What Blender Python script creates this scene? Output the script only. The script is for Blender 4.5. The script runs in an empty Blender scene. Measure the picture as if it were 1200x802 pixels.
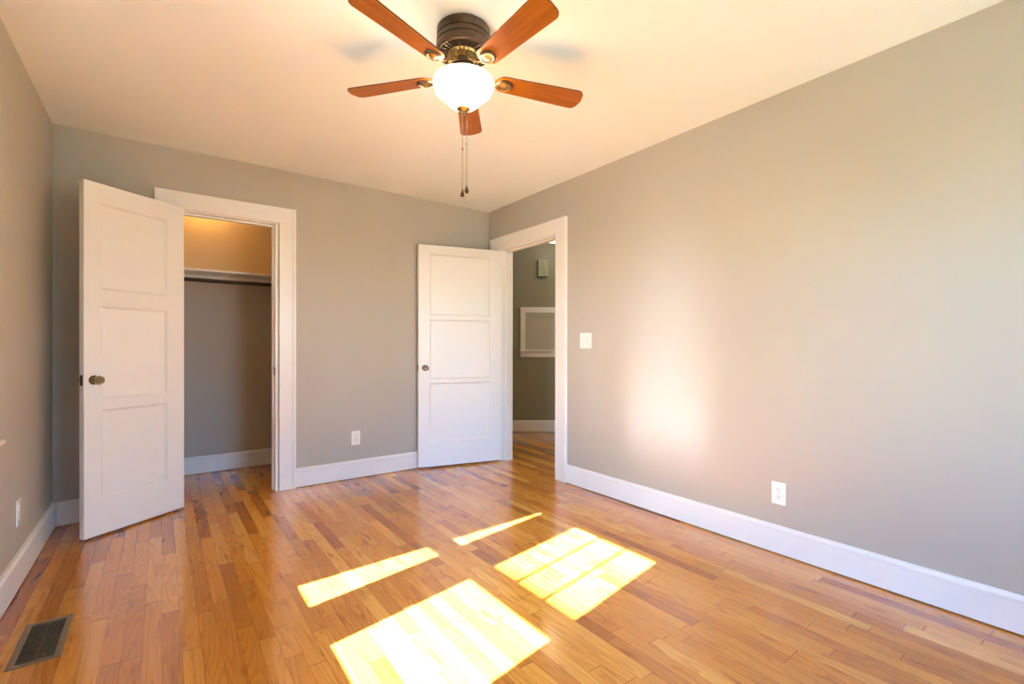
import bpy, bmesh, math, random
from mathutils import Vector, Matrix
random.seed(7)
S = bpy.context.scene
C = S.collection
PI = math.pi

# ------------------------------------------------------------------ camera, world, sun, lights, exposure
XL, XR, YB, YR, H = -0.531, 2.626, 3.944, -1.30, 2.437      # left, right, back, rear wall faces; ceiling height
WT = 0.13                                                     # wall thickness
cam_d = bpy.data.cameras.new('camera'); cam = bpy.data.objects.new('camera', cam_d); C.objects.link(cam)
FPX, YAW, PITCH, ROLL, CY, CAMH = 555.2, 0.63639, -0.002585, 0.001479, 408.8, 1.09
cam_d.sensor_fit = 'HORIZONTAL'; cam_d.sensor_width = 36.0
cam_d.lens = FPX * 36.0 / 1200.0
cam_d.shift_y = (CY - 401.0) / 1200.0
cam_d.clip_start = 0.02
fw = Vector((math.sin(YAW), math.cos(YAW), 0)); rt = Vector((math.cos(YAW), -math.sin(YAW), 0)); up = Vector((0, 0, 1))
f2 = fw * math.cos(PITCH) + up * math.sin(PITCH); u2 = up * math.cos(PITCH) - fw * math.sin(PITCH)
r3 = rt * math.cos(ROLL) + u2 * math.sin(ROLL); u3 = u2 * math.cos(ROLL) - rt * math.sin(ROLL)
M = Matrix.Identity(4)
for i in range(3):
    M[i][0], M[i][1], M[i][2] = r3[i], u3[i], -f2[i]
M[2][3] = CAMH
cam.matrix_world = M
S.camera = cam

SUN_STRENGTH = 170.0
SKY_STRENGTH = 1.0
BULB_W = 19.0
HALL_W = 3.5
HALL_FILL_W = 62.0
CLOSET_W = 7.5
EXPOSURE = 0.0
WARM = (1.0, 0.98, 0.90)

vs = S.view_settings
vs.view_transform = 'Standard'; vs.look = 'None'; vs.gamma = 1.0; vs.use_curve_mapping = False
vs.exposure = EXPOSURE
S.cycles.use_denoising = True
S.cycles.blur_glossy = 0.1
S.cycles.max_bounces = 12; S.cycles.diffuse_bounces = 8
S.cycles.sample_clamp_indirect = 40.0

W = bpy.data.worlds.new('sky'); S.world = W; W.use_nodes = True
wn = W.node_tree; bg = wn.nodes['Background']
sky = wn.nodes.new('ShaderNodeTexSky'); sky.sky_type = 'NISHITA'; sky.sun_disc = False
sky.sun_elevation = math.radians(36); sky.sun_rotation = math.radians(259)
tint = wn.nodes.new('ShaderNodeMix'); tint.data_type = 'RGBA'; tint.blend_type = 'MULTIPLY'; tint.inputs[0].default_value = 1.0
tint.inputs[7].default_value = (2.0, 2.85, 3.9, 1)
wn.links.new(sky.outputs[0], tint.inputs[6]); wn.links.new(tint.outputs[2], bg.inputs[0]); bg.inputs[1].default_value = SKY_STRENGTH

SUN_K, SUN_Y = 0.735, 0.186
sd = bpy.data.lights.new('sun', 'SUN'); sd.energy = SUN_STRENGTH; sd.angle = math.radians(0.53); sd.color = (1.0, 1.04, 1.30)
so = bpy.data.objects.new('sun', sd); C.objects.link(so)
so.rotation_euler = Vector((1, SUN_Y, -SUN_K)).to_track_quat('-Z', 'Y').to_euler()

# ------------------------------------------------------------------ helpers
def tag(o, label, cat=None, group=None, kind=None):
    o['label'] = label
    if cat: o['category'] = cat
    if group: o['group'] = group
    if kind: o['kind'] = kind
    return o

def empty(name, loc, rz=0.0):
    o = bpy.data.objects.new(name, None); C.objects.link(o)
    o.location = loc; o.rotation_euler = (0, 0, rz); o.empty_display_size = 0.05
    return o

def obj(name, bm, mats, parent=None, smooth=False, bevel=0.0, loc=None):
    me = bpy.data.meshes.new(name); bmesh.ops.recalc_face_normals(bm, faces=bm.faces[:])
    bm.to_mesh(me); bm.free()
    for m in (mats if isinstance(mats, (list, tuple)) else [mats]): me.materials.append(m)
    o = bpy.data.objects.new(name, me); C.objects.link(o)
    if smooth:
        for p in me.polygons: p.use_smooth = True
        try: me.set_sharp_from_angle(angle=math.radians(35))
        except Exception: pass
    if bevel:
        b = o.modifiers.new('bevel', 'BEVEL'); b.width = bevel; b.segments = 2; b.limit_method = 'ANGLE'
    if loc: o.location = loc
    if parent: o.parent = parent
    return o

def box(bm, x0, x1, y0, y1, z0, z1, mi=0, mat=None):
    vs_ = [bm.verts.new((x, y, z)) for x in (x0, x1) for y in (y0, y1) for z in (z0, z1)]
    fs = [(0, 1, 3, 2), (4, 6, 7, 5), (0, 4, 5, 1), (2, 3, 7, 6), (0, 2, 6, 4), (1, 5, 7, 3)]
    for f in fs:
        fc = bm.faces.new([vs_[i] for i in f]); fc.material_index = mi
    if mat is not None: bmesh.ops.transform(bm, matrix=mat, verts=vs_)
    return vs_

def lathe(bm, prof, n=48, mat=None, mi=0, wob=None):
    rings = []; allv = []
    for k, (r, z) in enumerate(prof):
        if r < 1e-6:
            v = bm.verts.new((0, 0, z)); rings.append([v]); allv.append(v); continue
        ring = []
        for i in range(n):
            rr = r * (wob(k, i) if wob else 1.0)
            v = bm.verts.new((rr * math.cos(2 * PI * i / n), rr * math.sin(2 * PI * i / n), z)); ring.append(v); allv.append(v)
        rings.append(ring)
    for a, b in zip(rings, rings[1:]):
        if len(a) == 1 and len(b) == 1: continue
        for i in range(n):
            j = (i + 1) % n
            if len(a) == 1: f = bm.faces.new((a[0], b[i], b[j]))
            elif len(b) == 1: f = bm.faces.new((a[i], a[j], b[0]))
            else: f = bm.faces.new((a[i], a[j], b[j], b[i]))
            f.material_index = mi
    if mat is not None: bmesh.ops.transform(bm, matrix=mat, verts=allv)
    return allv

def tube(bm, pts, radii, n=10, mi=0, flat=1.0):
    rings = []
    pts = [Vector(p) for p in pts]
    for k, p in enumerate(pts):
        t = (pts[min(k + 1, len(pts) - 1)] - pts[max(k - 1, 0)]).normalized()
        a = t.cross(Vector((0, 0, 1)))
        if a.length < 1e-4: a = Vector((1, 0, 0))
        a.normalize(); b = a.cross(t)
        r = radii[k] if isinstance(radii, (list, tuple)) else radii
        rings.append([bm.verts.new(p + a * r * math.cos(2 * PI * i / n) + b * r * flat * math.sin(2 * PI * i / n)) for i in range(n)])
    for A, B in zip(rings, rings[1:]):
        for i in range(n):
            bm.faces.new((A[i], A[(i + 1) % n], B[(i + 1) % n], B[i])).material_index = mi
    bm.faces.new(rings[0]).material_index = mi; bm.faces.new(rings[-1]).material_index = mi

def prism(bm, poly, z0, z1, mat=None, mi=0, mi_side=None):
    lo = [bm.verts.new((x, y, z0)) for x, y in poly]; hi = [bm.verts.new((x, y, z1)) for x, y in poly]
    bm.faces.new(lo).material_index = mi; bm.faces.new(hi).material_index = mi
    n = len(poly)
    for i in range(n):
        bm.faces.new((lo[i], lo[(i + 1) % n], hi[(i + 1) % n], hi[i])).material_index = mi if mi_side is None else mi_side
    if mat is not None: bmesh.ops.transform(bm, matrix=mat, verts=lo + hi)

def grid_wall(fn, us, zs, solid, t0, t1):
    """a wall slab with rectangular openings; fn(u, t, z) -> point; only outer faces are made"""
    bm = bmesh.new(); cache = {}
    def V(i, k, t):
        key = (i, k, t)
        if key not in cache: cache[key] = bm.verts.new(fn(us[i], t1 if t else t0, zs[k]))
        return cache[key]
    nu, nz = len(us) - 1, len(zs) - 1
    on = lambda i, k: 0 <= i < nu and 0 <= k < nz and solid((us[i] + us[i + 1]) / 2, (zs[k] + zs[k + 1]) / 2)
    for i in range(nu):
        for k in range(nz):
            if not on(i, k): continue
            for t in (0, 1): bm.faces.new((V(i, k, t), V(i + 1, k, t), V(i + 1, k + 1, t), V(i, k + 1, t)))
            if not on(i - 1, k): bm.faces.new((V(i, k, 0), V(i, k + 1, 0), V(i, k + 1, 1), V(i, k, 1)))
            if not on(i + 1, k): bm.faces.new((V(i + 1, k, 0), V(i + 1, k + 1, 0), V(i + 1, k + 1, 1), V(i + 1, k, 1)))
            if not on(i, k - 1): bm.faces.new((V(i, k, 0), V(i + 1, k, 0), V(i + 1, k, 1), V(i, k, 1)))
            if not on(i, k + 1): bm.faces.new((V(i, k + 1, 0), V(i + 1, k + 1, 0), V(i + 1, k + 1, 1), V(i, k + 1, 1)))
    return bm

def wall(name, axis, face, out, u0, u1, openings, mat, label, z1=H):
    us = sorted({u0, u1} | {o[0] for o in openings} | {o[1] for o in openings})
    zs = sorted({0.0, z1} | {o[2] for o in openings} | {o[3] for o in openings})
    solid = lambda u, z: not any(o[0] < u < o[1] and o[2] < z < o[3] for o in openings)
    fn = (lambda u, t, z: (t, u, z)) if axis == 'x' else (lambda u, t, z: (u, t, z))
    o = obj(name, grid_wall(fn, us, zs, solid, face, face + out), mat)
    return tag(o, label, 'wall', kind='structure')

# ------------------------------------------------------------------ materials
def new_mat(name):
    m = bpy.data.materials.new(name); m.use_nodes = True
    nt = m.node_tree; return m, nt, nt.nodes['Principled BSDF']

def N(nt, t, **kw):
    n = nt.nodes.new(t)
    for k, v in kw.items(): setattr(n, k, v)
    return n

def paint(name, col, rough=0.5, bump=0.03, scale=180.0, var=0.03, spec=0.5):
    m, nt, b = new_mat(name)
    tc = N(nt, 'ShaderNodeTexCoord'); nz = N(nt, 'ShaderNodeTexNoise'); nz.inputs['Scale'].default_value = scale; nz.inputs['Detail'].default_value = 3
    bp = N(nt, 'ShaderNodeBump'); bp.inputs['Strength'].default_value = bump; bp.inputs['Distance'].default_value = 0.002
    nt.links.new(tc.outputs['Object'], nz.inputs['Vector']); nt.links.new(nz.outputs[0], bp.inputs['Height']); nt.links.new(bp.outputs[0], b.inputs['Normal'])
    n2 = N(nt, 'ShaderNodeTexNoise'); n2.inputs['Scale'].default_value = 2.3; n2.inputs['Detail'].default_value = 4
    nt.links.new(tc.outputs['Object'], n2.inputs['Vector'])
    mx = N(nt, 'ShaderNodeMix', data_type='RGBA')
    mx.inputs[6].default_value = (*[c * (1 - var) for c in col], 1); mx.inputs[7].default_value = (*[min(1, c * (1 + var)) for c in col], 1)
    nt.links.new(n2.outputs[0], mx.inputs[0]); nt.links.new(mx.outputs[2], b.inputs['Base Color'])
    b.inputs['Roughness'].default_value = rough
    b.inputs['Specular IOR Level'].default_value = spec
    return m

def metal(name, col, rough=0.35, metallic=1.0, var=0.35, scale=25.0):
    m, nt, b = new_mat(name)
    tc = N(nt, 'ShaderNodeTexCoord'); nz = N(nt, 'ShaderNodeTexNoise'); nz.inputs['Scale'].default_value = scale; nz.inputs['Detail'].default_value = 4
    mx = N(nt, 'ShaderNodeMix', data_type='RGBA')
    mx.inputs[6].default_value = (*[c * (1 - var) for c in col], 1); mx.inputs[7].default_value = (*[min(1, c * (1 + var)) for c in col], 1)
    nt.links.new(tc.outputs['Object'], nz.inputs['Vector']); nt.links.new(nz.outputs[0], mx.inputs[0]); nt.links.new(mx.outputs[2], b.inputs['Base Color'])
    b.inputs['Metallic'].default_value = metallic; b.inputs['Roughness'].default_value = rough
    return m

def math_node(nt, op, a, b=None, c=None):
    n = N(nt, 'ShaderNodeMath', operation=op)
    for i, v in enumerate((a, b, c)):
        if v is None: continue
        if isinstance(v, (int, float)): n.inputs[i].default_value = v
        else: nt.links.new(v, n.inputs[i])
    return n.outputs[0]

def ramp(nt, fac, stops):
    r = N(nt, 'ShaderNodeValToRGB'); e = r.color_ramp.elements
    while len(e) < len(stops): e.new(0.5)
    for el, (p, c) in zip(e, stops): el.position = p; el.color = (*c, 1)
    nt.links.new(fac, r.inputs[0]); return r.outputs[0]

def floor_mat():
    m, nt, b = new_mat('amber_oak_strip_floor')
    tc = N(nt, 'ShaderNodeTexCoord'); sp = N(nt, 'ShaderNodeSeparateXYZ'); nt.links.new(tc.outputs['Object'], sp.inputs[0])
    X, Y = sp.outputs[0], sp.outputs[1]
    BW = 0.0575
    u = math_node(nt, 'DIVIDE', math_node(nt, 'ADD', X, 20.01), BW); ix = math_node(nt, 'FLOOR', u); fx = math_node(nt, 'FRACT', u)
    w1 = N(nt, 'ShaderNodeTexWhiteNoise', noise_dimensions='1D'); nt.links.new(ix, w1.inputs['W'])
    w2 = N(nt, 'ShaderNodeTexWhiteNoise', noise_dimensions='1D'); nt.links.new(math_node(nt, 'ADD', ix, 531.7), w2.inputs['W'])
    L = math_node(nt, 'MULTIPLY_ADD', w2.outputs['Value'], 0.55, 0.42)
    v = math_node(nt, 'DIVIDE', math_node(nt, 'ADD', math_node(nt, 'MULTIPLY_ADD', w1.outputs['Value'], 9.0, 30.0), Y), L)
    iy = math_node(nt, 'FLOOR', v); fy = math_node(nt, 'FRACT', v)
    cb = N(nt, 'ShaderNodeCombineXYZ'); nt.links.new(ix, cb.inputs[0]); nt.links.new(iy, cb.inputs[1])
    w3 = N(nt, 'ShaderNodeTexWhiteNoise', noise_dimensions='3D'); nt.links.new(cb.outputs[0], w3.inputs['Vector'])
    rnd = w3.outputs['Value']; rc = N(nt, 'ShaderNodeSeparateColor'); nt.links.new(w3.outputs['Color'], rc.inputs[0])
    base = ramp(nt, rnd, [(0.0, (0.38, 0.120, 0.013)), (0.10, (0.51, 0.185, 0.021)), (0.4, (0.63, 0.245, 0.029)),
                          (0.72, (0.69, 0.292, 0.036)), (0.92, (0.75, 0.350, 0.052)), (1.0, (0.78, 0.41, 0.080))])
    # cathedral figure: rings of a stretched noise, different on every board
    gv = N(nt, 'ShaderNodeCombineXYZ')
    nt.links.new(math_node(nt, 'MULTIPLY_ADD', rc.outputs[0], 40.0, math_node(nt, 'MULTIPLY', X, 11.0)), gv.inputs[0])
    nt.links.new(math_node(nt, 'MULTIPLY_ADD', rc.outputs[1], 40.0, math_node(nt, 'MULTIPLY', Y, 0.8)), gv.inputs[1])
    nt.links.new(math_node(nt, 'MULTIPLY', rc.outputs[2], 40.0), gv.inputs[2])
    g1 = N(nt, 'ShaderNodeTexNoise'); g1.inputs['Scale'].default_value = 1.0; g1.inputs['Detail'].default_value = 1.5; g1.inputs['Roughness'].default_value = 0.4
    nt.links.new(gv.outputs[0], g1.inputs['Vector'])
    rings = math_node(nt, 'FRACT', math_node(nt, 'MULTIPLY', g1.outputs[0], 17.0))
    rings = math_node(nt, 'POWER', rings, 2.4)
    # fine pores
    pv = N(nt, 'ShaderNodeCombineXYZ')
    nt.links.new(math_node(nt, 'MULTIPLY', X, 420.0), pv.inputs[0]); nt.links.new(math_node(nt, 'MULTIPLY_ADD', rnd, 50.0, math_node(nt, 'MULTIPLY', Y, 9.0)), pv.inputs[1])
    g2 = N(nt, 'ShaderNodeTexNoise'); g2.inputs['Scale'].default_value = 1.0; g2.inputs['Detail'].default_value = 2.0; nt.links.new(pv.outputs[0], g2.inputs['Vector'])
    # mineral streaks and knots
    sv = N(nt, 'ShaderNodeCombineXYZ')
    nt.links.new(math_node(nt, 'MULTIPLY_ADD', rc.outputs[2], 30.0, math_node(nt, 'MULTIPLY', X, 26.0)), sv.inputs[0]); nt.links.new(math_node(nt, 'MULTIPLY_ADD', rc.outputs[0], 30.0, math_node(nt, 'MULTIPLY', Y, 4.5)), sv.inputs[1])
    g3 = N(nt, 'ShaderNodeTexNoise'); g3.inputs['Scale'].default_value = 1.0; g3.inputs['Detail'].default_value = 3.0; nt.links.new(sv.outputs[0], g3.inputs['Vector'])
    streak = ramp(nt, g3.outputs[0], [(0.0, (0, 0, 0)), (0.58, (0, 0, 0)), (0.76, (1, 1, 1))])
    dark = N(nt, 'ShaderNodeMix', data_type='RGBA', blend_type='MULTIPLY'); nt.links.new(base, dark.inputs[6]); dark.inputs[7].default_value = (0.62, 0.46, 0.32, 1)
    nt.links.new(math_node(nt, 'MULTIPLY', rings, 0.5), dark.inputs[0])
    d2 = N(nt, 'ShaderNodeMix', data_type='RGBA', blend_type='MULTIPLY'); nt.links.new(dark.outputs[2], d2.inputs[6]); d2.inputs[7].default_value = (0.70, 0.58, 0.45, 1)
    pr = ramp(nt, g2.outputs[0], [(0.0, (0, 0, 0)), (0.45, (0, 0, 0)), (0.75, (1, 1, 1))]); nt.links.new(math_node(nt, 'MULTIPLY', pr, 0.6), d2.inputs[0])
    d3 = N(nt, 'ShaderNodeMix', data_type='RGBA', blend_type='MULTIPLY'); nt.links.new(d2.outputs[2], d3.inputs[6]); d3.inputs[7].default_value = (0.50, 0.36, 0.24, 1)
    nt.links.new(math_node(nt, 'MULTIPLY', streak, 0.9), d3.inputs[0])
    # joints
    ex = math_node(nt, 'MINIMUM', fx, math_node(nt, 'SUBTRACT', 1.0, fx)); ex = math_node(nt, 'MULTIPLY', ex, BW)
    ey = math_node(nt, 'MINIMUM', fy, math_node(nt, 'SUBTRACT', 1.0, fy)); ey = math_node(nt, 'MULTIPLY', ey, L)
    gx = math_node(nt, 'LESS_THAN', ex, 0.0007); gy = math_node(nt, 'LESS_THAN', ey, 0.0011)
    gap = math_node(nt, 'MAXIMUM', math_node(nt, 'MULTIPLY', gx, 0.75), gy)
    d4 = N(nt, 'ShaderNodeMix', data_type='RGBA', blend_type='MULTIPLY'); nt.links.new(d3.outputs[2], d4.inputs[6]); d4.inputs[7].default_value = (0.30, 0.20, 0.13, 1)
    nt.links.new(gap, d4.inputs[0])
    nt.links.new(d4.outputs[2], b.inputs['Base Color'])
    bp = N(nt, 'ShaderNodeBump'); bp.inputs['Strength'].default_value = 0.10; bp.inputs['Distance'].default_value = 0.001
    nt.links.new(math_node(nt, 'MULTIPLY_ADD', gap, -1.0, math_node(nt, 'MULTIPLY', rings, -0.25)), bp.inputs['Height']); nt.links.new(bp.outputs[0], b.inputs['Normal'])
    b.inputs['Roughness'].default_value = 0.17
    b.inputs['Specular IOR Level'].default_value = 0.75
    b.inputs['Coat Weight'].default_value = 0.48; b.inputs['Coat Roughness'].default_value = 0.12
    return m

def wood_mat(name, c0, c1, c2, rough=0.32):
    m, nt, b = new_mat(name)
    tc = N(nt, 'ShaderNodeTexCoord'); mp = N(nt, 'ShaderNodeMapping'); mp.inputs['Scale'].default_value = (3.0, 45.0, 20.0)
    nt.links.new(tc.outputs['Object'], mp.inputs['Vector'])
    nz = N(nt, 'ShaderNodeTexNoise'); nz.inputs['Scale'].default_value = 1.0; nz.inputs['Detail'].default_value = 5; nz.inputs['Distortion'].default_value = 0.6
    nt.links.new(mp.outputs[0], nz.inputs['Vector'])
    nt.links.new(ramp(nt, nz.outputs[0], [(0.25, c0), (0.5, c1), (0.8, c2)]), b.inputs['Base Color'])
    b.inputs['Roughness'].default_value = rough; b.inputs['Specular IOR Level'].default_value = 0.3
    return m

def pane_mat():
    m, nt, b = new_mat('window_glass'); nt.nodes.remove(b); out = nt.nodes['Material Output']
    tr = N(nt, 'ShaderNodeBsdfTransparent'); tr.inputs[0].default_value = (0.97, 0.98, 0.97, 1)
    gl = N(nt, 'ShaderNodeBsdfGlossy'); gl.inputs['Roughness'].default_value = 0.02
    fr = N(nt, 'ShaderNodeFresnel'); fr.inputs[0].default_value = 1.3
    mx = N(nt, 'ShaderNodeMixShader'); nt.links.new(fr.outputs[0], mx.inputs[0]); nt.links.new(tr.outputs[0], mx.inputs[1]); nt.links.new(gl.outputs[0], mx.inputs[2])
    nt.links.new(mx.outputs[0], out.inputs[0]); return m

def frosted_lamp(name, emit, transp, col):
    m, nt, b = new_mat(name); nt.nodes.remove(b); out = nt.nodes['Material Output']
    tr = N(nt, 'ShaderNodeBsdfTransparent'); tr.inputs[0].default_value = (1.0, 0.95, 0.86, 1)
    df = N(nt, 'ShaderNodeBsdfDiffuse'); df.inputs[0].default_value = (0.85, 0.82, 0.75, 1)
    em = N(nt, 'ShaderNodeEmission'); em.inputs[0].default_value = (*col, 1); em.inputs[1].default_value = emit
    ad = N(nt, 'ShaderNodeAddShader'); nt.links.new(df.outputs[0], ad.inputs[0]); nt.links.new(em.outputs[0], ad.inputs[1])
    mx = N(nt, 'ShaderNodeMixShader'); mx.inputs[0].default_value = transp
    nt.links.new(ad.outputs[0], mx.inputs[1]); nt.links.new(tr.outputs[0], mx.inputs[2]); nt.links.new(mx.outputs[0], out.inputs[0]); return m

def crystal_mat():
    m, nt, b = new_mat('cut_glass'); b.inputs['Base Color'].default_value = (0.90, 0.87, 0.82, 1)
    b.inputs['Roughness'].default_value = 0.04; b.inputs['Transmission Weight'].default_value = 1.0; b.inputs['IOR'].default_value = 1.5
    return m

WALL = paint('greige_wall_paint', (0.45, 0.415, 0.352), 0.42, 0.04, 160)
CEIL = paint('ceiling_paint', (0.80, 0.855, 0.88), 0.8, 0.06, 120)
TRIM = paint('white_trim_paint', (0.80, 0.785, 0.765), 0.28, 0.02, 60, 0.012)
DOORP = paint('white_door_paint', (0.78, 0.765, 0.74), 0.30, 0.03, 45, 0.015)
CLOSET_GLOW = paint('bulb_glow_closet_paint', (0.56, 0.43, 0.27), 0.6, 0.05, 140)  # grey wall with the closet bulb's warm glow mixed into its colour
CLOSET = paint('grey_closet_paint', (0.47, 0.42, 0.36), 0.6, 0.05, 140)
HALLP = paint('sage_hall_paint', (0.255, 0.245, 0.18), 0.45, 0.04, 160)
PLATE = paint('white_plastic', (0.84, 0.83, 0.81), 0.25, 0.0, 50, 0.01)
SLOT = paint('dark_slot', (0.03, 0.028, 0.025), 0.6, 0.0, 50)
BRONZE = metal('dark_oiled_bronze', (0.105, 0.072, 0.050), 0.34, 0.85, 0.4, 18)
BRASS = metal('antique_brass', (0.36, 0.24, 0.105), 0.32, 1.0, 0.4, 30)
IRON = metal('dark_iron', (0.022, 0.016, 0.012), 0.5, 0.2, 0.4, 40)
ROSE = metal('dark_brass_rosette', (0.13, 0.08, 0.03), 0.36, 1.0, 0.4, 60)
VENTM = metal('brown_vent_enamel', (0.215, 0.155, 0.085), 0.5, 0.1, 0.25, 30)
CHAINM = metal('dull_chain', (0.24, 0.18, 0.12), 0.5, 0.6, 0.2, 60)
STEEL = metal('satin_steel', (0.45, 0.42, 0.38), 0.4, 1.0, 0.15, 60)
BLADE = wood_mat('cherry_blade_wood', (0.20, 0.050, 0.002), (0.28, 0.075, 0.003), (0.36, 0.112, 0.006))
BLADE_EDGE = wood_mat('dark_blade_edge', (0.06, 0.022, 0.01), (0.09, 0.03, 0.012), (0.11, 0.04, 0.018))
FLOORM = floor_mat()
GLASS = pane_mat()
CRYSTAL = crystal_mat()
BOWL = frosted_lamp('lit_frosted_glass', 1.2, 0.45, (1.0, 0.86, 0.64))
HALLGLASS = frosted_lamp('lit_hall_glass', 2.0, 0.55, (1.0, 0.92, 0.78))
GROUND = paint('garden_ground', (0.20, 0.22, 0.12), 0.9, 0.2, 6, 0.3)
BLOCKER = paint('grey_blocker_paint', (0.25, 0.27, 0.27), 0.6, 0.05, 40)
NICHE = paint('cream_panel_paint', (0.46, 0.44, 0.37), 0.4, 0.02, 60)
CHIMEP = paint('pale_green_plastic', (0.32, 0.345, 0.25), 0.4, 0.02, 60)

# ------------------------------------------------------------------ room shell
HX1, HY0 = 4.62, 1.5                       # hall extents
HA, HB = Vector((3.6276, 4.9065, 0)), Vector((4.0728, 4.5832, 0)); HD = (HB - HA).normalized(); HN = Vector((-HD.y, HD.x, 0)) # away from camera
def hall_pt(s): return HA + HD * s
s_left = (XR + WT - HA.x) / HD.x; s_right = (HX1 - HA.x) / HD.x
YC = 4.873                                 # closet back
CX0, CX1 = -0.42, 1.25                     # closet side walls
bm = bmesh.new(); box(bm, XL - WT, 5.2, YR - WT, 6.2, -0.08, 0.0)
tag(obj('floor', bm, FLOORM), 'amber oak strip floor with long narrow boards and sun patches', 'floor', kind='structure')
bm = bmesh.new(); box(bm, XL - WT, 5.2, YR - WT, 6.2, H, H + 0.1)
tag(obj('ceiling', bm, CEIL), 'smooth off-white ceiling above the fan', 'ceiling', kind='structure')

CL0, CL1, CLH = 0.088, 0.706, 2.036        # closet rough opening
EN0, EN1, ENH = 2.925, 3.735, 2.036        # entrance rough opening (y)
W1, W2, WZ = (0.938, 1.653), (1.823, 2.538), (0.730, 2.010)
RW = (0.95, 2.50, 0.60, 2.10)
wall('wall_left', 'x', XL, -WT, YR - WT, YB + WT, [(*W1, *WZ), (*W2, *WZ)], WALL, 'greige painted wall at the left edge with one outlet near its corner')
wall('wall_back', 'y', YB, WT, XL, XR, [(CL0, CL1, 0.0, CLH)], WALL, 'greige back wall holding the closet doorway')
wall('wall_right', 'x', XR, WT, YR, YB + WT, [(EN0, EN1, 0.0, ENH)], WALL, 'long greige wall on the right with a bright sun reflection')
wall('wall_rear', 'y', YR, -WT, XL, XR + WT, [RW], WALL, 'greige wall behind the viewer with a window')
# closet shell
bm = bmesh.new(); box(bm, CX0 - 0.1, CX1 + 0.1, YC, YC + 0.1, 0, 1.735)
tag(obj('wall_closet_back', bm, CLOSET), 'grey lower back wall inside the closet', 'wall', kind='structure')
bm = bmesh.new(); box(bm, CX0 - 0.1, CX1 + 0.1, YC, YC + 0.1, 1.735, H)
tag(obj('wall_closet_upper', bm, CLOSET_GLOW), 'closet wall above the shelf with warm bulb glow painted in', 'wall', kind='structure')
for nm, a, b_, lb in (('wall_closet_left', CX0 - 0.1, CX0, 'left side wall inside the closet'), ('wall_closet_right', CX1, CX1 + 0.1, 'right side wall inside the closet')):
    bm = bmesh.new(); box(bm, a, b_, YB + WT, YC, 0, H)
    tag(obj(nm, bm, CLOSET), lb, 'wall', kind='structure')
# hall shell
bm = bmesh.new()
a, b_ = hall_pt(s_left), hall_pt(s_right)
prism(bm, [(a.x, a.y), (b_.x, b_.y), (b_.x + HN.x * .1, b_.y + HN.y * .1), (a.x + HN.x * .1, a.y + HN.y * .1)], 0, H)
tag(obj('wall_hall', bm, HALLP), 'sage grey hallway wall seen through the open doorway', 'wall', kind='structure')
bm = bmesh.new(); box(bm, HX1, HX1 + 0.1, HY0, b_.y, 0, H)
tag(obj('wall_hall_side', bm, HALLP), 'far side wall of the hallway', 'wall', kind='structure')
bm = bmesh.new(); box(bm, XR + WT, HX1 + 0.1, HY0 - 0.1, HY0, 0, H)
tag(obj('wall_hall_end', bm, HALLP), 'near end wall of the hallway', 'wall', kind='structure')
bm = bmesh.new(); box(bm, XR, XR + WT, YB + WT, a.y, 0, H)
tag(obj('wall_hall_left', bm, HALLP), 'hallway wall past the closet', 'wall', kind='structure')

# baseboards: board with a small cap, face `out` from the wall
def base_profile():
    return [(0, 0.007), (0.016, 0.007), (0.016, 0.125), (0.019, 0.127), (0.019, 0.137), (0.012, 0.149), (0, 0.151)]
def baseboard(name, p0, p1, nrm, label, mat=TRIM):
    p0, p1, nrm = Vector((*p0, 0)), Vector((*p1, 0)), Vector((*nrm, 0))
    bm = bmesh.new(); pr = base_profile()
    A = [bm.verts.new(p0 + nrm * d + Vector((0, 0, z))) for d, z in pr]; B = [bm.verts.new(p1 + nrm * d + Vector((0, 0, z))) for d, z in pr]
    n = len(pr)
    for i in range(n): bm.faces.new((A[i], A[(i + 1) % n], B[(i + 1) % n], B[i]))
    bm.faces.new(A); bm.faces.new(B)
    return tag(obj(name, bm, mat), label, 'baseboard', kind='structure')
CSW = 0.122                                   # casing width
cl_in0, cl_in1 = CL0 - 0.008, CL1 + 0.008
cl_out0, cl_out1 = -0.038, 0.829
en_in0, en_in1 = EN0 + 0.004, EN1 - 0.004
en_out0, en_out1 = 2.806, 3.892
baseboard('baseboard_back', (XL + 0.019, YB), (cl_out0, YB), (0, -1), 'white baseboard between the left corner and the closet door')
baseboard('baseboard_back', (cl_out1, YB), (XR - 0.019, YB), (0, -1), 'white baseboard between the closet and the hallway door')
baseboard('baseboard_left', (XL, YR), (XL, YB), (1, 0), 'white baseboard along the left wall')
baseboard('baseboard_right', (XR, YR), (XR, en_out0), (-1, 0), 'long white baseboard along the right wall')
baseboard('baseboard_rear', (XL + 0.019, YR), (XR - 0.019, YR), (0, 1), 'white baseboard on the wall behind the viewer')
baseboard('baseboard_closet', (CX0, YC), (CX1, YC), (0, -1), 'white baseboard inside the closet')
pa, pb = hall_pt(s_left), hall_pt(s_right)
baseboard('baseboard_hall', (pa.x, pa.y), (pb.x, pb.y), (-HN.x, -HN.y), 'white baseboard on the hallway wall')

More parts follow.
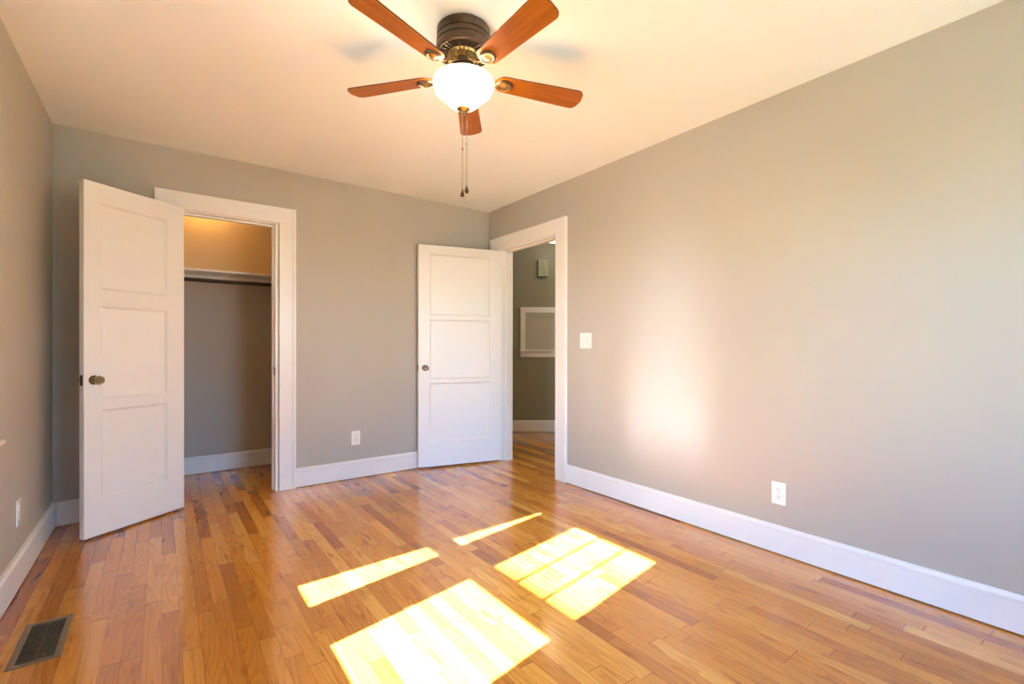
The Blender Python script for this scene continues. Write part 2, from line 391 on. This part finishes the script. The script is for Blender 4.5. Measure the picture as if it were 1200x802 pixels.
# door casings with jamb and stop (T: local frame u along wall, w out of the wall into the room, z up)
def casing(name, T, o0, o1, i0, i1, j0, j1, top, depth, label):
    """o outer edges, i inner casing edges, j jamb faces"""
    bm = bmesh.new(); t = 0.020
    ht = top + 0.118
    box(bm, o0, i0, 0, t, 0.0, top, mat=T); box(bm, i1, o1, 0, t, 0.0, top, mat=T)
    box(bm, o0, o1, 0, t + 0.001, top, ht, mat=T)
    # back band along the outer edge
    box(bm, o0 - 0.002, o0 + 0.022, 0, t + 0.006, 0.0, ht, mat=T); box(bm, o1 - 0.022, o1 + 0.002, 0, t + 0.006, 0.0, ht, mat=T)
    return tag(obj(name, bm, TRIM, bevel=0.002), label, 'door casing', kind='structure')
def jamb(name, T, r0, r1, top, depth, stop_at, label, strike=None):
    bm = bmesh.new(); t = 0.018
    box(bm, r0, r0 + t, -depth, 0.002, 0, top, mat=T); box(bm, r1 - t, r1, -depth, 0.002, 0, top, mat=T); box(bm, r0, r1, -depth, 0.002, top - t, top, mat=T)
    s0, s1 = stop_at
    box(bm, r0 + t - .001, r0 + t + 0.012, s0, s1, 0, top - t, mat=T); box(bm, r1 - t - 0.012, r1 - t + .001, s0, s1, 0, top - t, mat=T)
    box(bm, r0 + t, r1 - t, s0, s1, top - t - 0.012, top - t + .001, mat=T)
    return tag(obj(name, bm, TRIM, bevel=0.0015), label, 'door jamb', kind='structure')
TC = Matrix(((1, 0, 0, 0), (0, -1, 0, YB), (0, 0, 1, 0), (0, 0, 0, 1)))
TE = Matrix(((0, -1, 0, XR), (1, 0, 0, 0), (0, 0, 1, 0), (0, 0, 0, 1)))
casing('trim_1', TC, cl_out0, cl_out1, cl_in0, cl_in1, CL0, CL1, 2.028, WT, 'wide white casing around the closet doorway')
cj = jamb('trim_2', TC, CL0 - 0.001, CL1 + 0.001, CLH + .001, WT, (-0.085, -0.045), 'white jamb lining the closet doorway')
casing('trim_3', TE, en_out0, en_out1, en_in0, en_in1, EN0, EN1, 2.030, WT, 'wide white casing around the hallway doorway by the corner')
jamb('trim_4', TE, EN0 - 0.001, EN1 + 0.001, ENH + .001, WT, (-0.085, -0.045), 'white jamb lining the hallway doorway')
bm = bmesh.new(); box(bm, CL1 - 0.0195, CL1 - 0.0155, YB + 0.012, YB + 0.036, 0.875, 0.935); box(bm, CL1 - 0.0200, CL1 - 0.0190, YB + 0.017, YB + 0.031, 0.888, 0.922)
obj('strike_plate', bm, IRON, cj)

# ------------------------------------------------------------------ windows (left wall: two double-hung sashes side by side)
def window(name, y0, y1, label, gy0, gy1):
    root = empty(name, (XL, (y0 + y1) / 2, WZ[0])); tag(root, label, 'window', kind='structure')
    ox, oy, oz = root.location
    def B(bm, x0, x1, a, b, z0, z1): box(bm, x0 - ox, x1 - ox, a - oy, b - oy, z0 - oz, z1 - oz)
    bm = bmesh.new(); t = 0.018
    B(bm, XL - WT, XL, y0, y0 + t, WZ[0], WZ[1]); B(bm, XL - WT, XL, y1 - t, y1, WZ[0], WZ[1]); B(bm, XL - WT, XL, y0, y1, WZ[1] - t, WZ[1]); B(bm, XL - WT - 0.03, XL, y0, y1, WZ[0], WZ[0] + 0.012)
    obj('window_jamb', bm, TRIM, root)
    for nm, x0, x1, zb, zg0, zg1, zt, munt in (('lower_sash', -0.605, -0.565, WZ[0] + 0.013, 0.776, 1.294, 1.340, False), ('upper_sash', -0.645, -0.606, 1.330, 1.426, 1.946, WZ[1] - 0.019, True)):
        bm = bmesh.new()
        B(bm, x0, x1, y0 + t + .001, gy0, zb, zt); B(bm, x0, x1, gy1, y1 - t - .001, zb, zt); B(bm, x0, x1, gy0, gy1, zb, zg0); B(bm, x0, x1, gy0, gy1, zg1, zt)
        if munt:
            for f in (1 / 3, 2 / 3):
                c = gy0 + (gy1 - gy0) * f; B(bm, x0 + .006, x1 - .006, c - 0.008, c + 0.008, zg0, zg1)
        s = obj(nm, bm, TRIM, root)
        bm = bmesh.new(); xm = (x0 + x1) / 2; B(bm, xm - .0015, xm + .0015, gy0 - .004, gy1 + .004, zg0 - .004, zg1 + .004)
        obj('window_pane', bm, GLASS, s)
    return root
window('window_1', *W1, 'double-hung window on the left wall nearer the viewer', 1.006, 1.584)
window('window_2', *W2, 'double-hung window on the left wall nearer the closet', 1.893, 2.471)
bm = bmesh.new(); t = 0.018
box(bm, XL, XL + t, 0.83, W1[0] + .008, 0.73, 2.0); box(bm, XL, XL + t, W1[1] - .008, W2[0] + .008, 0.73, 2.0); box(bm, XL, XL + t, W2[1] - .008, 2.636, 0.73, 2.0)
box(bm, XL, XL + t + .002, 0.83, 2.636, 2.0, 2.12)
tag(obj('trim_5', bm, TRIM, bevel=0.002), 'white casing around the pair of windows on the left wall', 'window casing', kind='structure')
bm = bmesh.new(); box(bm, XL, -0.490, 0.80, 2.662, 0.713, 0.7295)
tag(obj('trim_6', bm, TRIM, bevel=0.005), 'white window stool whose rounded tip pokes in at the left edge', 'window sill', kind='structure')
bm = bmesh.new(); box(bm, XL, XL + 0.016, 0.84, 2.62, 0.615, 0.7128)
tag(obj('trim_7', bm, TRIM, bevel=0.002), 'white apron board below the left wall window stool', 'window apron', kind='structure')
# rear window
rw = empty('window_3', ((RW[0] + RW[1]) / 2, YR, RW[2])); tag(rw, 'wide window in the wall behind the viewer', 'window', kind='structure')
bm = bmesh.new()
def RB(bm, x0, x1, y0, y1, z0, z1): box(bm, x0 - rw.location.x, x1 - rw.location.x, y0 - YR, y1 - YR, z0 - RW[2], z1 - RW[2])
RB(bm, RW[0], RW[0] + .05, YR - .10, YR - .05, RW[2], RW[3]); RB(bm, RW[1] - .05, RW[1], YR - .10, YR - .05, RW[2], RW[3])
for z0, z1 in ((RW[2], RW[2] + .06), (1.36, 1.42), (RW[3] - .05, RW[3])): RB(bm, RW[0] + .05, RW[1] - .05, YR - .10, YR - .05, z0, z1)
RB(bm, 1.75, 1.80, YR - .10, YR - .05, RW[2] + .06, RW[3] - .05)
obj('window_frame', bm, TRIM, rw)
bm = bmesh.new(); RB(bm, RW[0] + .04, RW[1] - .04, YR - .0765, YR - .0735, RW[2] + .05, RW[3] - .04); obj('window_pane', bm, GLASS, rw)
bm = bmesh.new()
for x0, x1 in ((RW[0] - .11, RW[0]), (RW[1], RW[1] + .11)): box(bm, x0, x1, YR, YR + .018, RW[2] - .02, RW[3])
box(bm, RW[0] - .11, RW[1] + .11, YR, YR + .02, RW[3], RW[3] + .11); box(bm, RW[0] - .14, RW[1] + .14, YR, YR + .05, RW[2] - .045, RW[2] - .02)
tag(obj('trim_8', bm, TRIM, bevel=0.002), 'white casing around the window behind the viewer', 'window casing', kind='structure')

# outdoors
bm = bmesh.new(); box(bm, -30, XL - WT - 0.02, -30, 30, -0.6, -0.5); box(bm, XL - WT - 0.02, 30, -30, YR - WT - .02, -0.6, -0.5)
tag(obj('ground', bm, GROUND), 'ground outside the house', 'ground', kind='structure')
bm = bmesh.new()
ed = lambda z: 2.089 - 0.1755 * (z - 0.861)
Tsh = Matrix(((0, 0, 1, 0), (1, 0, 0, 0), (0, 1, 0, 0), (0, 0, 0, 1)))
prism(bm, [(ed(0.62), 0.62), (2.80, 0.80), (2.72, 2.25), (ed(2.1), 2.10)], -0.70, -0.675, mat=Tsh)  # unseen slanted board, added only to cut the sun patch
tag(obj('sun_blocker', bm, BLOCKER), 'added unseen sun shutter hanging aslant outside the window', 'blocker', kind='structure')

# ------------------------------------------------------------------ doors
def panel_door(name, hinge, ang, width, height, thick, z0, stile_l, stile_h, panels, label, knob_s, knob_z, hingeside):
    """local: x from hinge edge (0) to leading edge (width), y=0 the seen face, y=-thick the other; z up"""
    root = empty(name, (hinge[0], hinge[1], 0), ang); tag(root, label, 'door', kind='structure')
    xs0, xs1 = stile_h, width - stile_l
    bm = bmesh.new()
    zs = [z0] + [v for p in panels for v in p] + [z0 + height]
    us = [0, xs0, xs1, width]
    solid = lambda u, z: not (xs0 < u < xs1 and any(a < z < b for a, b in panels))
    g = grid_wall(lambda u, t, z: (u, t, z), us, zs, solid, -thick, 0.0)
    bmesh.ops.recalc_face_normals(g, faces=g.faces[:])
    obj('stile_and_rail_frame', g, DOORP, root, bevel=0.003)
    for a, b in panels:
        pb = bmesh.new(); box(pb, xs0 - .004, xs1 + .004, -thick + 0.014, -0.014, a - .004, b + .004)
        pan = obj('door_panel', pb, DOORP, root)
        mb = bmesh.new()                                     # sloped sticking round the panel, both faces
        for sgn, y0_, y1_ in ((1, -0.0025, -0.0142), (-1, -thick + 0.0025, -thick + 0.0142)):
            o_ = [mb.verts.new(v) for v in ((xs0, y0_, a), (xs1, y0_, a), (xs1, y0_, b), (xs0, y0_, b))]
            i_ = [mb.verts.new(v) for v in ((xs0 + .010, y1_, a + .010), (xs1 - .010, y1_, a + .010), (xs1 - .010, y1_, b - .010), (xs0 + .010, y1_, b - .010))]
            for q in range(4): mb.faces.new((o_[q], o_[(q + 1) % 4], i_[(q + 1) % 4], i_[q]))
        obj('panel_moulding', mb, DOORP, pan)
    kx = width - knob_s
    for side in (-1, 1):
        R = Matrix.Translation((kx, 0 if side < 0 else -thick, knob_z)) @ Matrix.Rotation(-PI / 2 if side < 0 else PI / 2, 4, 'X')
        bm = bmesh.new()
        lathe(bm, [(0, 0), (0.0255, 0), (0.0265, 0.002), (0.024, 0.005), (0.017, 0.008), (0.012, 0.010), (0.0105, 0.020), (0.0135, 0.024), (0.0155, 0.028), (0.0155, 0.031), (0, 0.031)], 32, R)
        k = obj('knob_rosette', bm, ROSE, root, smooth=True); k['label'] = 'antique brass rosette and shank'
        bm = bmesh.new()
        lathe(bm, [(0, 0.0315), (0.013, 0.0315), (0.021, 0.036), (0.0265, 0.044), (0.0245, 0.053), (0.017, 0.058), (0.008, 0.060), (0, 0.060)], 12, R)
        k2 = obj('glass_knob', bm, CRYSTAL, k); k2['label'] = 'faceted clear glass knob'
    bm = bmesh.new(); box(bm, width - 0.0005, width + 0.001, -thick * .5 - .011, -thick * .5 + .011, knob_z - .029, knob_z + .029)
    box(bm, width, width + 0.003, -thick * .5 - .006, -thick * .5 + .004, knob_z - .010, knob_z + .010)
    l = obj('latch_plate', bm, IRON, root); l['label'] = 'dark metal latch plate on the door edge'
    for hz in hingeside:
        bm = bmesh.new()
        lathe(bm, [(0, -.045), (.003, -.047), (.0058, -.044), (.0058, .044), (.003, .047), (0, .045)], 12, Matrix.Translation((-0.006, -thick - .002, hz)))
        box(bm, -0.0006, 0.0006, -thick, -0.008, hz - .044, hz + .044)
        obj('hinge', bm, STEEL, root, smooth=True)
    return root
# closet door: seen face hinge edge (0.121,3.872), leading edge (-0.349,3.533)
ha, hb = Vector((0.1205, 3.8715)), Vector((-0.349, 3.5326))
ang = math.atan2(hb.y - ha.y, hb.x - ha.x)
dw = (hb - ha).length
door1 = panel_door('door_1', ha, ang, dw, 2.013, 0.040, 0.012, 0.088, 0.113, [(0.228, 0.725), (0.787, 1.322), (1.421, 1.911)], 'white three-panel closet door standing open toward the left wall', 0.048, 0.902, (0.25, 1.78))
ha, hb = Vector((2.613, 3.699)), Vector((1.836, 3.885))
ang = math.atan2(hb.y - ha.y, hb.x - ha.x); dw = (hb - ha).length
door2 = panel_door('door_2', ha, ang, dw, 1.997, 0.038, 0.015, 0.104, 0.118, [(0.236, 0.764), (0.805, 1.340), (1.384, 1.931)], 'white three-panel hallway door opened back against the back wall', 0.057, 0.905, (0.25, 1.78))

# ------------------------------------------------------------------ ceiling fan
FX, FY = 1.032, 1.746
fan = empty('ceiling_fan', (FX, FY, H)); tag(fan, 'bronze flush-mount ceiling fan with five cherry wood blades and a lit glass bowl', 'ceiling fan')
dz = -H
def P(*pts): return [(r, z + dz) for r, z in pts]
bm = bmesh.new()
lathe(bm, P((0, 2.4365), (0.108, 2.4365), (0.112, 2.432), (0.1125, 2.400), (0.1085, 2.397), (0.1085, 2.393), (0.1135, 2.390), (0.1145, 2.374), (0.111, 2.371), (0.111, 2.367),
              (0.116, 2.364), (0.1175, 2.347), (0.115, 2.338), (0.108, 2.333), (0.062, 2.3335), (0, 2.3335)), 64)
hs = obj('motor_housing', bm, BRONZE, fan, smooth=True); hs['label'] = 'dark bronze drum housing with turned grooves'
# vent slots under the drum: raised radial ribs
bm = bmesh.new()
for i in range(30):
    R = Matrix.Rotation(2 * PI * i / 30, 4, 'Z'); box(bm, 0.072, 0.102, -0.0035, 0.0035, 2.3285 + dz, 2.334 + dz, mat=R)
obj('vent_ribs', bm, BRONZE, hs)
# fluted brass ring
bm = bmesh.new()
lathe(bm, P((0.055, 2.3335), (0.066, 2.333), (0.068, 2.328), (0.062, 2.322), (0.060, 2.303), (0.064, 2.300), (0.064, 2.296), (0.050, 2.294), (0.040, 2.294)), 96,
      wob=lambda k, i: (1.035 if i % 4 < 2 else 0.965) if k in (3, 4) else 1.0)
rg = obj('fluted_ring', bm, BRASS, fan); rg['label'] = 'brass fluted ring below the drum'
bm = bmesh.new()
lathe(bm, P((0.03, 2.2945), (0.056, 2.294), (0.059, 2.290), (0.058, 2.280), (0.050, 2.277), (0.040, 2.276), (0.037, 2.272), (0.036, 2.235), (0.040, 2.232), (0.064, 2.230), (0.066, 2.227), (0.062, 2.2285), (0.0985, 2.2275), (0.0985, 2.2255), (0, 2.2255)), 48)
obj('light_fitter', bm, BRONZE, fan, smooth=True)
# glass bowl
prof = P((0.104, 2.226), (0.116, 2.228), (0.125, 2.223), (0.1285, 2.212), (0.1265, 2.195), (0.119, 2.176), (0.104, 2.162), (0.089, 2.153), (0.079, 2.142), (0.068, 2.127), (0.050, 2.113), (0.026, 2.105), (0.010, 2.103))
inn = [(r - 0.004 if r > .02 else r, z + 0.004) for r, z in reversed(prof)]
bm = bmesh.new(); lathe(bm, prof + inn + [prof[0]], 64)
bowl = obj('glass_bowl', bm, BOWL, fan, smooth=True); bowl['label'] = 'glowing frosted white glass bowl with a stepped bell shape'
bm = bmesh.new(); lathe(bm, P((0, 2.107), (0.012, 2.107), (0.028, 2.1055), (0.030, 2.1025), (0.026, 2.099), (0.015, 2.094), (0.009, 2.091), (0.008, 2.085), (0.010, 2.082), (0.008, 2.078), (0, 2.077)), 32)
fin = obj('finial', bm, BRASS, bowl, smooth=True); fin['label'] = 'antique brass cap under the bowl'
# blades
R0, R1 = 0.140, 0.556
def blade_outline():
    pts = []
    w0, w1 = 0.046, 0.0585                      # half widths at root and tip
    for i in range(13):                         # rounded root
        a = PI / 2 + PI * i / 12; pts.append((R0 + 0.042 + 0.042 * math.cos(a), w0 * math.sin(a)))
    cr = 0.032
    for i in range(7):
        a = -PI / 2 + (PI / 2 - 0.12) * i / 6; pts.append((R1 - cr - .006 + cr * math.cos(a), -(w1 - cr) + cr * math.sin(a)))
    pts.append((R1, 0))
    for i in range(7):
        a = 0.12 + (PI / 2 - 0.12) * i / 6; pts.append((R1 - cr - .006 + cr * math.cos(a), (w1 - cr) + cr * math.sin(a)))
    return pts
tilt = Matrix.Rotation(math.radians(1.0), 4, fw)      # the rotor hangs a touch out of level
ZB = 2.241
for k in range(5):
    a = 2.852 + PI - k * 2 * PI / 5 - 0.010
    base = Matrix.Translation((0, 0, ZB + dz)) @ tilt @ Matrix.Rotation(a, 4, 'Z')
    pit = Matrix.Rotation(math.radians(-10), 4, 'X')
    bm = bmesh.new(); prism(bm, blade_outline(), 0, 0.006, mi=0, mi_side=1)
    bl = obj('blade', bm, [BLADE, BLADE_EDGE], fan, bevel=0.001)
    bl.matrix_local = base @ pit
    bl['label'] = 'cherry wood blade with rounded end'
    # bracket arm with oval medallion under the blade root
    bm = bmesh.new()
    for s in (-1, 1):
        tube(bm, [(0.052, s * 0.014, 0.049), (0.075, s * 0.013, 0.046), (0.098, s * 0.010, 0.030), (0.120, s * 0.008, 0.006), (0.150, s * 0.006, -0.004)], [0.0048, 0.0045, 0.0042, 0.0042, 0.0035], 8)
    box(bm, 0.046, 0.064, -0.019, 0.019, 0.040, 0.053)
    br = obj('blade_bracket', bm, BRASS, fan, smooth=True); br.matrix_local = base
    bm = bmesh.new()
    MM = Matrix.Translation((0.182, 0, 0)) @ Matrix.Diagonal((1.22, 1.0, 1.0, 1)) 
    lathe(bm, [(0, -0.001), (0.031, -0.001), (0.032, -0.004), (0.030, -0.008), (0.026, -0.010)], 40, MM, mi=0)
    lathe(bm, [(0.026, -0.010), (0.0235, -0.0115), (0.0205, -0.0105), (0.0195, -0.007)], 40, MM, mi=1)
    lathe(bm, [(0.0195, -0.007), (0.0165, -0.0085), (0.013, -0.0115), (0.007, -0.0132), (0, -0.0137)], 40, MM, mi=1)
    md = obj('medallion', bm, [BRONZE, BRASS], br, smooth=True); md.matrix_local = pit
    md['label'] = 'oval bronze medallion with a raised brass ring'
# pull chains
for lat, dep, zc, ze, ln in ((-0.003, -0.012, 1.929, 1.757, 0.030), (0.0135, 0.004, 1.958, 1.779, 0.032)):
    o = rt * lat + fw * dep
    bm = bmesh.new(); z = 2.088; k = 0
    tube(bm, [(0, 0, 2.088 + dz), (0, 0, ze + dz)], 0.0010, 6)
    while z > ze:
        lathe(bm, [(0, .0017), (.0013, .0011), (.0018, 0), (.0013, -.0011), (0, -.0017)], 6, Matrix.Translation((0, 0, z + dz))); z -= 0.0050
    lathe(bm, [(0, .007), (.0028, .005), (.0032, 0), (.0028, -.005), (0, -.007)], 10, Matrix.Translation((0, 0, zc + dz)))
    ch = obj('pull_chain', bm, CHAINM, fan, smooth=True, loc=(o.x, o.y, 0))
    bm = bmesh.new(); lathe(bm, [(0, ze + .004 + dz), (.0022, ze + .002 + dz), (.0030, ze - .004 + dz), (.0062, ze - .014 + dz), (.0088, ze - .021 + dz), (.0082, ze - .027 + dz), (.0050, ze - ln + dz), (0, ze - ln - .001 + dz)], 20)
    pd = obj('chain_pull', bm, BLADE_EDGE, ch, smooth=True); pd['label'] = 'dark wooden teardrop pull'
# the lamp's own bulbs
for s in (-1, 1):
    ld = bpy.data.lights.new('fan_bulb', 'POINT'); ld.energy = BULB_W; ld.color = WARM; ld.shadow_soft_size = 0.028
    lo = bpy.data.objects.new('fan_bulb', ld); C.objects.link(lo); lo.location = (FX + s * 0.055 * rt.x, FY + s * 0.055 * rt.y, 2.184)

# ------------------------------------------------------------------ outlets and switch (T: x along wall, y out of wall, z up, centred)
def rounded(w, h, r, n=5):
    pts = []
    for cx, cy, a0 in ((w - r, h - r, 0), (-w + r, h - r, 90), (-w + r, -h + r, 180), (w - r, -h + r, 270)):
        for i in range(n + 1):
            a = math.radians(a0 + 90 * i / n); pts.append((cx + r * math.cos(a), cy + r * math.sin(a)))
    return pts
UP = Matrix(((1, 0, 0, 0), (0, 0, 1, 0), (0, 1, 0, 0), (0, 0, 0, 1)))       # prism xy -> xz, thickness along y
def outlet(loc, rz, label):
    root = empty('wall_outlet', loc, rz); tag(root, label, 'outlet', 'duplex wall outlets')
    bm = bmesh.new(); prism(bm, rounded(0.036, 0.0585, 0.004), 0.0, 0.0055, mat=UP)
    obj('cover_plate', bm, PLATE, root, bevel=0.002)
    for zc in (0.0195, -0.0195):
        bm = bmesh.new(); prism(bm, rounded(0.0165, 0.0138, 0.008), 0.0052, 0.0078, mat=Matrix.Translation((0, 0, zc)) @ UP)
        f = obj('socket_face', bm, PLATE, root, bevel=0.0006)
        bm = bmesh.new()
        box(bm, -0.0076, -0.0052, 0.0077, 0.0081, zc - .0005, zc + .0085); box(bm, 0.0052, 0.0076, 0.0077, 0.0081, zc + .0005, zc + .0078)
        lathe(bm, [(0, 0.0081), (0.0027, 0.0081), (0.0027, 0.0077), (0, .0077)], 12, Matrix.Translation((0, 0, zc - .0068)) @ UP)
        obj('socket_slots', bm, SLOT, f)
    bm = bmesh.new(); lathe(bm, [(0, .0070), (.002, .0068), (.0032, .0055), (0, .0050)], 12, UP)
    obj('plate_screw', bm, STEEL, root, smooth=True)
    return root
outlet((1.298, YB, 0.335), PI, 'white duplex outlet on the back wall between closet and hallway door')
outlet((XR, 1.175, 0.320), PI / 2, 'white duplex outlet low on the long right wall')
outlet((XL, 3.089, 0.331), -PI / 2, 'white duplex outlet on the left wall above its baseboard')
sw = empty('light_switch', (XR, 2.595, 1.143), PI / 2); tag(sw, 'white two-gang switch plate beside the hallway door casing', 'light switch')
bm = bmesh.new(); prism(bm, rounded(0.060, 0.060, 0.004), 0.0, 0.006, mat=UP); obj('cover_plate', bm, PLATE, sw, bevel=0.002)
for xc in (-0.024, 0.024):
    bm = bmesh.new(); box(bm, -0.0045, 0.0045, -0.002, 0.013, -0.008, 0.008, mat=Matrix.Translation((xc, 0.004, 0)) @ Matrix.Rotation(math.radians(28), 4, 'X'))
    obj('toggle', bm, PLATE, sw, bevel=0.001)
for xc in (-0.024, 0.024):
    for zc in (-0.03, 0.03):
        bm = bmesh.new(); lathe(bm, [(0, .0075), (.002, .0073), (.003, .006), (0, .0055)], 12, Matrix.Translation((xc, 0, zc)) @ UP)
        obj('plate_screw', bm, STEEL, sw, smooth=True)

# ------------------------------------------------------------------ floor vent
vent = empty('floor_vent', (-0.356, 2.443, 0)); tag(vent, 'brown metal floor register set in the boards near the left wall', 'floor vent'); vent.rotation_euler = (0, 0, 0.0)
hw, hl, fr_ = 0.070, 0.164, 0.021
bm = bmesh.new()
g = grid_wall(lambda u, t, z: (u, z, t), [-hw, -hw + fr_, hw - fr_, hw], [-hl, -hl + fr_, hl - fr_, hl], lambda u, z: not (abs(u) < hw - fr_ and abs(z) < hl - fr_), 0.0005, 0.0045)
obj('vent_frame', g, VENTM, vent, bevel=0.0018); bm.free()
bm = bmesh.new(); n = 23
for i in range(n):
    yc = -hl + fr_ + (i + 0.5) * 2 * (hl - fr_) / n
    box(bm, -hw + fr_ - .001, hw - fr_ + .001, -0.0028, 0.0028, -0.0006, 0.0006, mat=Matrix.Translation((0, yc, 0.0026)) @ Matrix.Rotation(math.radians(-35), 4, 'X'))
box(bm, -0.0015, 0.0015, -hl + fr_, hl - fr_, 0.0012, 0.0022)
obj('louver', bm, VENTM, vent)
bm = bmesh.new(); box(bm, -hw + fr_ - .001, hw - fr_ + .001, -hl + fr_ - .001, hl - fr_ + .001, 0.0002, 0.0007)  # thin dark sheet standing in for the shade inside the duct
d = obj('duct_shade', bm, SLOT, vent); d['label'] = 'flat dark sheet for the shade below the louvers'
bm = bmesh.new(); box(bm, -0.004, 0.004, -0.005, 0.005, 0.002, 0.0085, mat=Matrix.Translation((0.02, -hl + fr_ + .02, 0))); obj('damper_lever', bm, VENTM, vent)

# ------------------------------------------------------------------ closet fittings
sh = empty('closet_shelf', (0.42, YC, 1.70)); tag(sh, 'white shelf board across the closet above the rod', 'shelf')
bm = bmesh.new(); box(bm, CX0 - 0.42, CX1 - 0.42, -0.30, 0, 0.004, 0.024); obj('shelf_board', bm, TRIM, sh, bevel=0.001)
bm = bmesh.new(); box(bm, CX0 - 0.42, CX1 - 0.42, -0.019, 0, -0.028, 0.004); obj('shelf_cleat', bm, TRIM, sh)
rod = empty('closet_rod', (0.42, YC - 0.285, 1.632)); tag(rod, 'dark metal clothes rod below the closet shelf', 'clothes rod')
bm = bmesh.new(); tube(bm, [(CX0 - 0.42 + .004, 0, 0), (CX1 - 0.42 - .004, 0, 0)], 0.0155, 20); obj('rod_pole', bm, IRON, rod, smooth=True)
for s in (0, 1):
    bm = bmesh.new(); R = Matrix.Translation(((CX0 if s == 0 else CX1) - 0.42, 0, 0)) @ Matrix.Rotation(PI / 2 if s == 0 else -PI / 2, 4, 'Y')
    lathe(bm, [(0, 0), (0.032, 0), (0.032, 0.004), (0.021, 0.007), (0.021, 0.018), (0.016, 0.018)], 24, R); obj('rod_socket', bm, IRON, rod, smooth=True)

clx, cly = 0.30, 4.68
cl_ = empty('closet_light', (clx, cly, H)); tag(cl_, 'bare bulb holder on the closet ceiling above the shelf', 'closet light')
bm = bmesh.new(); lathe(bm, [(0, -.0005), (0.055, -.0005), (0.055, -.012), (0.030, -.022), (0.024, -.050), (0, -.050)], 28); obj('lamp_holder', bm, PLATE, cl_, smooth=True)
bm = bmesh.new(); lathe(bm, [(0.013, -.0505), (0.014, -.062), (0.027, -.085), (0.030, -.102), (0.024, -.120), (0.010, -.130), (0, -.131)], 28); obj('light_bulb', bm, frosted_lamp('lit_bulb_glass', 3.0, 0.6, (1.0, 0.7, 0.35)), cl_, smooth=True)
ld = bpy.data.lights.new('closet_bulb', 'POINT'); ld.energy = CLOSET_W; ld.color = (1.0, 0.56, 0.20); ld.shadow_soft_size = 0.02
lo = bpy.data.objects.new('closet_bulb', ld); C.objects.link(lo); lo.location = (clx, cly, H - 0.10)

# ------------------------------------------------------------------ hallway things, on the angled wall (local x along wall, y toward the viewer, z up)
hrz = math.atan2(HD.y, HD.x)
def hall_empty(name, s, z):
    p = hall_pt(s); o = empty(name, (p.x, p.y, z), hrz); return o
# local -y faces the room here (HD rotated), so build toward -y
fx = hall_empty('access_panel', 0.36, 1.285); tag(fx, 'white framed panel with a small sill on the hallway wall', 'access panel')
w_, zt, zb_ = 0.255, 0.322, -0.318
bm = bmesh.new()
box(bm, -w_, -w_ + .065, -0.018, 0, -0.225, zt); box(bm, w_ - .065, w_, -0.018, 0, -0.225, zt); box(bm, -w_ + .065, w_ - .065, -0.018, 0, zt - .070, zt)
obj('panel_frame', bm, TRIM, fx, bevel=0.002)
bm = bmesh.new(); box(bm, -w_ - .012, w_ + .012, -0.034, 0, -0.246, -0.2255); obj('panel_sill', bm, TRIM, fx, bevel=0.003)
bm = bmesh.new(); box(bm, -w_, w_, -0.016, 0, zb_, -0.2465); obj('panel_apron', bm, TRIM, fx, bevel=0.002)
bm = bmesh.new()
a_, b2, c_, d_ = -w_ + .066, w_ - .066, -0.224, zt - .071
g = grid_wall(lambda u, t, z: (u, t, z), [a_, a_ + .045, b2 - .045, b2], [c_, c_ + .03, d_ - .05, d_], lambda u, z: not (a_ + .045 < u < b2 - .045 and c_ + .03 < z < d_ - .05), -0.010, -0.0005)
bm.free(); leaf = obj('panel_door', g, NICHE, fx, bevel=0.0015)
bm = bmesh.new(); box(bm, a_ + .0451, b2 - .0451, -0.003, -0.0005, c_ + .0301, d_ - .0501); obj('panel_field', bm, NICHE, leaf)
cp = hall_empty('doorbell_chime', 0.392, 2.106); tag(cp, 'pale green door chime box high on the hallway wall', 'door chime')
bm = bmesh.new(); box(bm, -0.062, 0.062, -0.052, 0, -0.110, 0.110); obj('chime_cover', bm, CHIMEP, cp, bevel=0.006)
bm = bmesh.new()
box(bm, -0.005, 0.005, -0.0535, -0.0515, -0.01, 0.085); box(bm, -0.05, 0.05, -0.0535, -0.0515, -0.017, -0.011)
for z in (0.03, 0.055, -0.045, -0.075): box(bm, -0.05, 0.05, -0.0530, -0.0515, z, z + .003)
gr = obj('chime_grille', bm, paint('green_grey_groove', (0.25, 0.27, 0.20), 0.5, 0, 50), cp)
gr['label'] = 'darker groove lines on the chime front'
hlc = fw * 5.6 + rt * 0.505
hl_ = empty('hallway_ceiling_light', (hlc.x, hlc.y, H)); tag(hl_, 'lit round glass ceiling light in the hallway', 'ceiling light')
bm = bmesh.new(); lathe(bm, [(0, -.0005), (0.125, -.0005), (0.128, -.006), (0.124, -.022), (0, -.022)], 40); obj('light_base', bm, STEEL, hl_, smooth=True)
bm = bmesh.new(); lathe(bm, [(0.118, -.0225), (0.135, -.030), (0.138, -.045), (0.125, -.072), (0.095, -.095), (0.05, -.108), (0, -.112)], 40); obj('glass_dome', bm, HALLGLASS, hl_, smooth=True)
ld = bpy.data.lights.new('hall_bulb', 'POINT'); ld.energy = HALL_W; ld.color = (1.0, 0.93, 0.80); ld.shadow_soft_size = 0.035
lo = bpy.data.objects.new('hall_bulb', ld); C.objects.link(lo); lo.location = (hlc.x, hlc.y, H - 0.065)
hall_fill = empty('hallway_ceiling_light', (4.25, 2.95, H)); tag(hall_fill, 'added unseen ceiling light that brightens the hallway', 'ceiling light')  # unseen copy of the hall fixture, added to light the hall wall evenly
for ch in list(hl_.children):
    c = ch.copy(); C.objects.link(c); c.parent = hall_fill
ld2 = ld.copy(); ld2.energy = HALL_FILL_W; lo2 = bpy.data.objects.new('hall_bulb', ld2); C.objects.link(lo2); lo2.location = (4.25, 2.95, H - 0.065)
